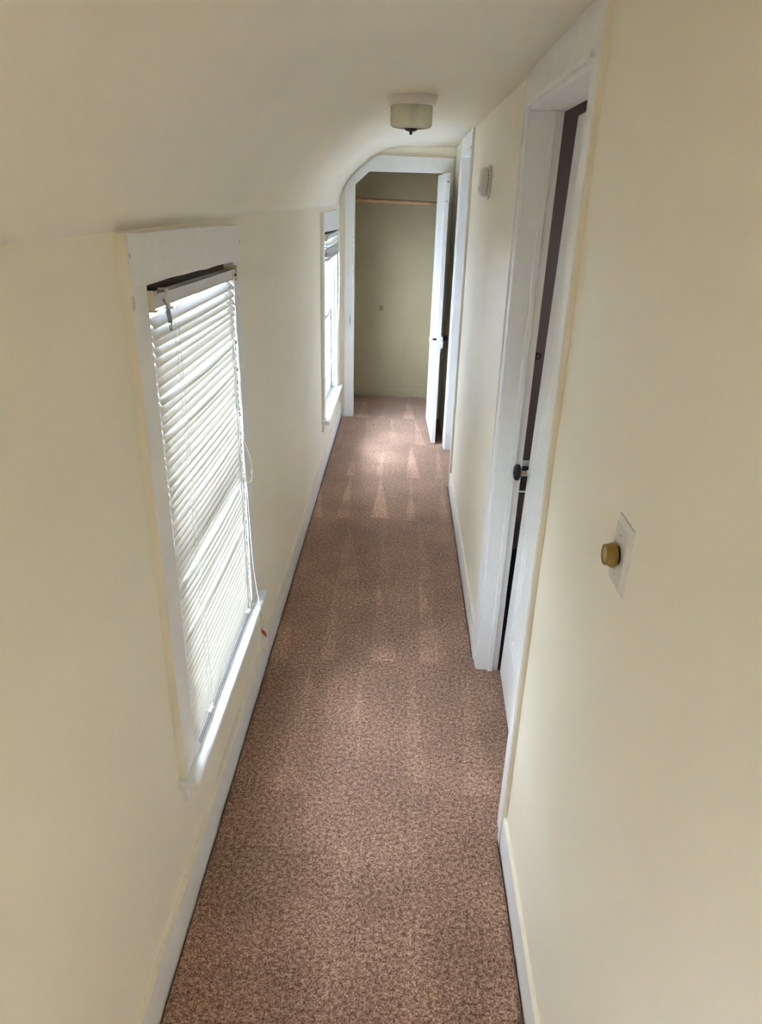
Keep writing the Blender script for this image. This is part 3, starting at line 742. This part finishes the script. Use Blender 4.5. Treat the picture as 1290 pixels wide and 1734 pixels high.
# curved paper warning tag
def tagpt(u, v, o=0.0):
    """u across -1..1, v down 0..1"""
    b_ = math.sin(v*2.6)*0.016
    return Vector((TX-0.001 + u*0.013 + b_*0.5 + o*0.6, TY - u*0.009 + 0.004 - b_ + (-o), TZ-0.040 - v*0.105 - u*0.006))
def tag_patch(u0, u1, v0, v1, o, n=10):
    bm = bmesh.new(); A = []
    for k in range(n+1):
        v = v0+(v1-v0)*k/n
        A.append([bm.verts.new(tagpt(u, v, oo)) for u, oo in ((u0, o), (u1, o), (u1, o-0.0005), (u0, o-0.0005))])
    for a, c in zip(A, A[1:]):
        for j in range(4): bm.faces.new((a[j], a[(j+1) % 4], c[(j+1) % 4], c[j]))
    bm.faces.new(A[0]); bm.faces.new(A[-1][::-1]); return bm
o = pb('warning_tag', tag_patch(-1, 1, 0, 1, 0), 'paper'); o['label'] = 'white paper tag with a red block'
t_ = obj('red_block', tag_patch(-0.82, 0.82, 0.20, 0.37, 0.0006), 'red'); t_.parent = o
bm = tag_patch(-0.15, 0.15, 0.10, 0.13, 0.0006, 2); t_ = obj('printed_mark', bm, 'print'); t_.parent = o
bm = tag_patch(-0.35, -0.1, 0.42, 0.445, 0.0006, 2); t_ = obj('printed_mark', bm, 'print'); t_.parent = o

# raised blind bunched at the top of the far window
b2 = empty('mini_blind', (-0.500, 5.08, 1.40), 'raised white mini blind bunched at the top of the far left window', 'window blind')
def pb2(name, bm, m, bevel=0.0): return keep(obj(name, bm, m, None, bevel), b2)
Y2A, Y2B = 4.672, 5.488
X2 = -0.500
bm = bmesh.new()
for (xa, xb, za, zb) in ((X2-0.014, X2-0.012, 1.490, 1.516), (X2+0.012, X2+0.014, 1.490, 1.516), (X2-0.014, X2+0.014, 1.490, 1.492)): add_box(bm, xa, xb, Y2A, Y2B, za, zb)
pb2('head_rail', bm, 'rail')
for ye in (Y2A-0.004, Y2B+0.003):
    bm = bmesh.new(); add_box(bm, X2-0.017, X2+0.019, ye-0.004, ye+0.004, 1.484, 1.524); pb2('bracket', bm, 'ivory', 0.001)
bm = bmesh.new(); slat_mesh(bm, Y2A, Y2B, 1.465, X2, math.radians(45), sag=-0.010); pb2('slat', bm, 'slat')
for i in range(30):
    z = 1.446 - i*0.0016 - (0.006 if i > 3 else 0) - (0.004 if i > 8 else 0)
    bm = bmesh.new(); slat_mesh(bm, Y2A+random.uniform(-0.004, 0.004), Y2B+random.uniform(-0.004, 0.004), z, X2+random.uniform(-0.003, 0.003)+0.002, math.radians(random.uniform(-12, 22)), sag=-0.004+random.uniform(-0.005, 0.003), bow=random.uniform(-0.003, 0.004))
    pb2('slat', bm, 'slat')
bm = bmesh.new(); add_box(bm, X2-0.011, X2+0.020, Y2A-0.002, Y2B+0.006, 1.366, 1.380); pb2('bottom_rail', bm, 'rail', 0.002)
bm = bmesh.new()
add_tube(bm, smooth_path([(X2+0.018, 5.46, 1.50), (X2+0.022, 5.47, 1.25), (X2+0.020, 5.47, 1.02), (X2+0.014, 5.44, 0.86), (X2+0.006, 5.36, 0.74), (X2-0.002, 5.24, 0.665), (X2-0.012, 5.10, 0.64), (X2-0.022, 4.95, 0.66), (X2-0.03, 4.85, 0.72)], 8), 0.0024, 6)
pb2('pull_cord', bm, 'cord')
for yl in (4.80, 5.36):
    bm = bmesh.new(); pts = [(X2+0.016+0.006*math.sin(a*1.3), yl+0.012*math.cos(a*0.9), 1.46-0.0055*k+0.004*math.sin(a*2)) for k, a in [(k, k*0.9) for k in range(17)]]
    add_tube(bm, smooth_path(pts, 3), 0.0011, 5); pb2('ladder_string', bm, 'cord')

# ------------------------------------------------------------------ small things
# ceiling light
LX, LY = 0.006, 3.03
cl = empty('ceiling_light', (LX, LY, ZC), 'flush ceiling light with frosted glass drum and dark finial', 'ceiling light')
bm = bmesh.new(); add_lathe(bm, [(0, 0.0), (0.093, 0.0), (0.097, -0.003), (0.093, -0.018), (0.087, -0.033), (0.084, -0.038), (0.070, -0.038), (0.0, -0.034)], (LX, LY, ZC-0.001), 'z', 48)
keep(obj('canopy', bm, 'plastic'), cl)
bm = bmesh.new(); add_lathe(bm, [(0.079, -0.036), (0.079, -0.096), (0.077, -0.105), (0.070, -0.110), (0.050, -0.113), (0.012, -0.114), (0.012, -0.111), (0.050, -0.110), (0.068, -0.107), (0.074, -0.103), (0.076, -0.095), (0.076, -0.036)], (LX, LY, ZC), 'z', 56)
for zz in (-0.060, -0.080): add_lathe(bm, [(0.0790, zz+0.0012), (0.0796, zz), (0.0790, zz-0.0012)], (LX, LY, ZC), 'z', 56)
gs = keep(obj('glass_shade', bm, 'shade'), cl)
bm = bmesh.new(); add_lathe(bm, [(0, -0.111), (0.024, -0.1135), (0.024, -0.117), (0.019, -0.121), (0.007, -0.124), (0.0055, -0.126), (0.0055, -0.133), (0.0, -0.134)], (LX, LY, ZC), 'z', 28)
keep(obj('finial', bm, 'bronze'), cl)
bm = bmesh.new(); add_lathe(bm, [(0, -0.034), (0.015, -0.036), (0.015, -0.050), (0.010, -0.058), (0, -0.060)], (LX+0.014, LY-0.060, ZC), 'z', 20)
o = keep(obj('lamp_socket', bm, 'iron'), cl); o['label'] = 'dark socket seen through the glass'
bm = bmesh.new(); add_tube(bm, [(LX, LY, ZC-0.036), (LX, LY, ZC-0.113)], 0.003); keep(obj('stem', bm, 'steel'), cl)

# smoke detector on the right wall
SY, SZ = 3.385, 1.815
sd = empty('smoke_detector', (XR, SY, SZ), 'round off white smoke detector on the right wall between doorways', 'smoke detector')
bm = bmesh.new(); add_lathe(bm, [(0, 0.0), (0.066, 0.0), (0.068, 0.004), (0.066, 0.009), (0.057, 0.012), (0, 0.012)], (XR-0.0005, SY, SZ), '-x', 48); keep(obj('mounting_base', bm, 'plastic'), sd)
bm = bmesh.new(); add_lathe(bm, [(0.050, 0.011), (0.050, 0.016), (0, 0.016)], (XR, SY, SZ), '-x', 48); keep(obj('vent_ring', bm, 'darkslot'), sd)
bm = bmesh.new(); add_lathe(bm, [(0, 0.0155), (0.056, 0.0155), (0.0575, 0.018), (0.055, 0.034), (0.050, 0.043), (0.040, 0.047), (0.0, 0.049)], (XR, SY, SZ), '-x', 48); cv = keep(obj('cover', bm, 'plastic'), sd)
bm = bmesh.new(); add_lathe(bm, [(0.012, 0.0465), (0.011, 0.050), (0, 0.0505)], (XR, SY-0.012, SZ-0.026), '-x', 20); o = obj('test_button', bm, 'plate'); o.parent = cv
bm = bmesh.new()
for k in range(16):
    a = 2*math.pi*k/16; cy, cz = SY+0.0535*math.cos(a), SZ+0.0535*math.sin(a)
    add_box(bm, XR-0.0165, XR-0.011, cy-0.002, cy+0.002, cz-0.002, cz+0.002)
keep(obj('vent_rib', bm, 'plastic'), sd)

# dimmer switch
PY0, PY1, PZ0, PZ1 = 0.958, 1.032, 1.188, 1.304
dm = empty('dimmer_switch', (XR, 0.995, 1.246), 'dimmer wall switch with round mustard knob on pale plate', 'light switch')
bm = bmesh.new()
xa, xb = XR+0.0005, XR-0.0065
lo = [bm.verts.new((xa, y, z)) for y, z in ((PY0, PZ0), (PY1, PZ0), (PY1, PZ1), (PY0, PZ1))]
mi_ = [bm.verts.new((xa-0.0025, y, z)) for y, z in ((PY0, PZ0), (PY1, PZ0), (PY1, PZ1), (PY0, PZ1))]
i_ = 0.009
hi = [bm.verts.new((xb, y, z)) for y, z in ((PY0+i_, PZ0+i_), (PY1-i_, PZ0+i_), (PY1-i_, PZ1-i_), (PY0+i_, PZ1-i_))]
bm.faces.new(lo); bm.faces.new(hi[::-1])
for a, c in ((lo, mi_), (mi_, hi)):
    for k in range(4): bm.faces.new((a[k], c[k], c[(k+1) % 4], a[(k+1) % 4]))
pl = keep(obj('cover_plate', bm, 'plate', None, 0.0012, 3), dm)
for zz in (1.212, 1.280):
    bm = bmesh.new(); add_lathe(bm, [(0.0032, 0.0), (0.003, 0.001), (0, 0.0014)], (xb, 0.995, zz), '-x', 14); s_ = obj('screw', bm, 'plate'); s_.parent = pl
    bm = bmesh.new(); add_box(bm, xb-0.0016, xb-0.0012, 0.9925, 0.9975, zz-0.0005, zz+0.0005)
    s2 = obj('screw_slot', bm, 'print'); s2.parent = pl
bm = bmesh.new(); add_lathe(bm, [(0.0, 0.0), (0.0150, 0.0), (0.0150, 0.006), (0, 0.006)], (xb, 0.995, 1.246), '-x', 16); keep(obj('shaft', bm, 'iron'), dm)
bm = bmesh.new(); add_lathe(bm, [(0, 0.0045), (0.0185, 0.0045), (0.0200, 0.0065), (0.0192, 0.011), (0.0170, 0.0175), (0.0164, 0.0215), (0.0155, 0.0218), (0.0140, 0.0210), (0.0136, 0.0190), (0, 0.0185)], (xb, 0.995, 1.246), '-x', 40)
kn = keep(obj('knob', bm, 'amber'), dm); kn['label'] = 'mustard plastic rotary knob'
bm = bmesh.new(); add_lathe(bm, [(0.0132, 0.0182), (0.0130, 0.0200), (0.002, 0.0196), (0, 0.0192)], (xb, 0.995, 1.246), '-x', 32); o = obj('knob_face', bm, 'amber_face'); o.parent = kn

# closet rod, sagging a little
cr_ = empty('closet_rod', (0.1, 6.36, 1.70), 'brown wooden hanging rod across the closet', 'closet rod')
bm = bmesh.new(); add_tube(bm, [(-0.60+1.40*k/24, 6.36, 1.725 - 0.020*(k/24) - 0.010*math.sin(math.pi*k/24)) for k in range(25)], 0.0165, 16)
keep(obj('rod', bm, 'wood'), cr_)
for xx, zz in ((-0.60, 1.725), (0.80, 1.705)):
    bm = bmesh.new(); s = 1 if xx < 0 else -1
    add_lathe(bm, [(0, 0), (0.032, 0), (0.032, 0.012), (0.020, 0.014), (0, 0.014)], (xx, 6.36, zz), 'x' if s > 0 else '-x', 20); keep(obj('rod_socket', bm, 'wood'), cr_)

# ------------------------------------------------------------------ outside the windows
bm = bmesh.new(); add_prism(bm, [(-0.66, 1.74), (-1.10, 1.70), (-1.10, 1.82), (-0.66, 2.10)], 'y', -2.2, 7.0)
st(obj('roof_eave', bm, 'siding'), 'white roof eave overhanging the windows outside', 'eave')  # added out of view to stop high sky light reaching the sills
gb = empty('neighbouring_house', (-9, 3, -3.2), 'pale sided neighbouring house glimpsed between the blind slats', 'house')
bm = bmesh.new(); add_box(bm, -13, -8, -4, 10, -3.2, 1.2); keep(obj('wall', bm, 'siding'), gb)
bm = bmesh.new()
for k in range(20): add_prism(bm, [(-8.0, -3.1+k*0.21), (-7.975, -3.1+k*0.21), (-8.0, -2.9+k*0.21)], 'y', -4, 10)
keep(obj('siding', bm, 'siding'), gb)
bm = bmesh.new(); add_box(bm, -8.1, -2.75, 4.0, 10, -3.2, 2.7); keep(obj('wing', bm, 'roofing'), gb)  # unseen block added to cut daylight entering the far window
bm = bmesh.new(); add_prism(bm, [(-13.4, 1.1), (-7.6, 1.1), (-10.5, 3.4)], 'y', -4.4, 10.4); keep(obj('roof', bm, 'roofing'), gb)
for yy in (-2.2, 0.9, 4.0, 7.1):
    bm = bmesh.new(); add_box(bm, -8.02, -7.95, yy, yy+0.95, -1.3, 0.35); f_ = keep(obj('window', bm, 'siding'), gb)
    bm = bmesh.new()
    for a, c in ((-1.22, -0.5), (-0.45, 0.27)): add_box(bm, -7.96, -7.94, yy+0.08, yy+0.87, a, c)
    o = obj('pane', bm, 'winglass'); o.parent = f_
bm = bmesh.new(); add_box(bm, -40, 20, -30, 40, -3.4, -3.2)
tag(obj('driveway', bm, 'paving'), 'pale concrete driveway outside and below the windows', 'driveway', None, 'structure')
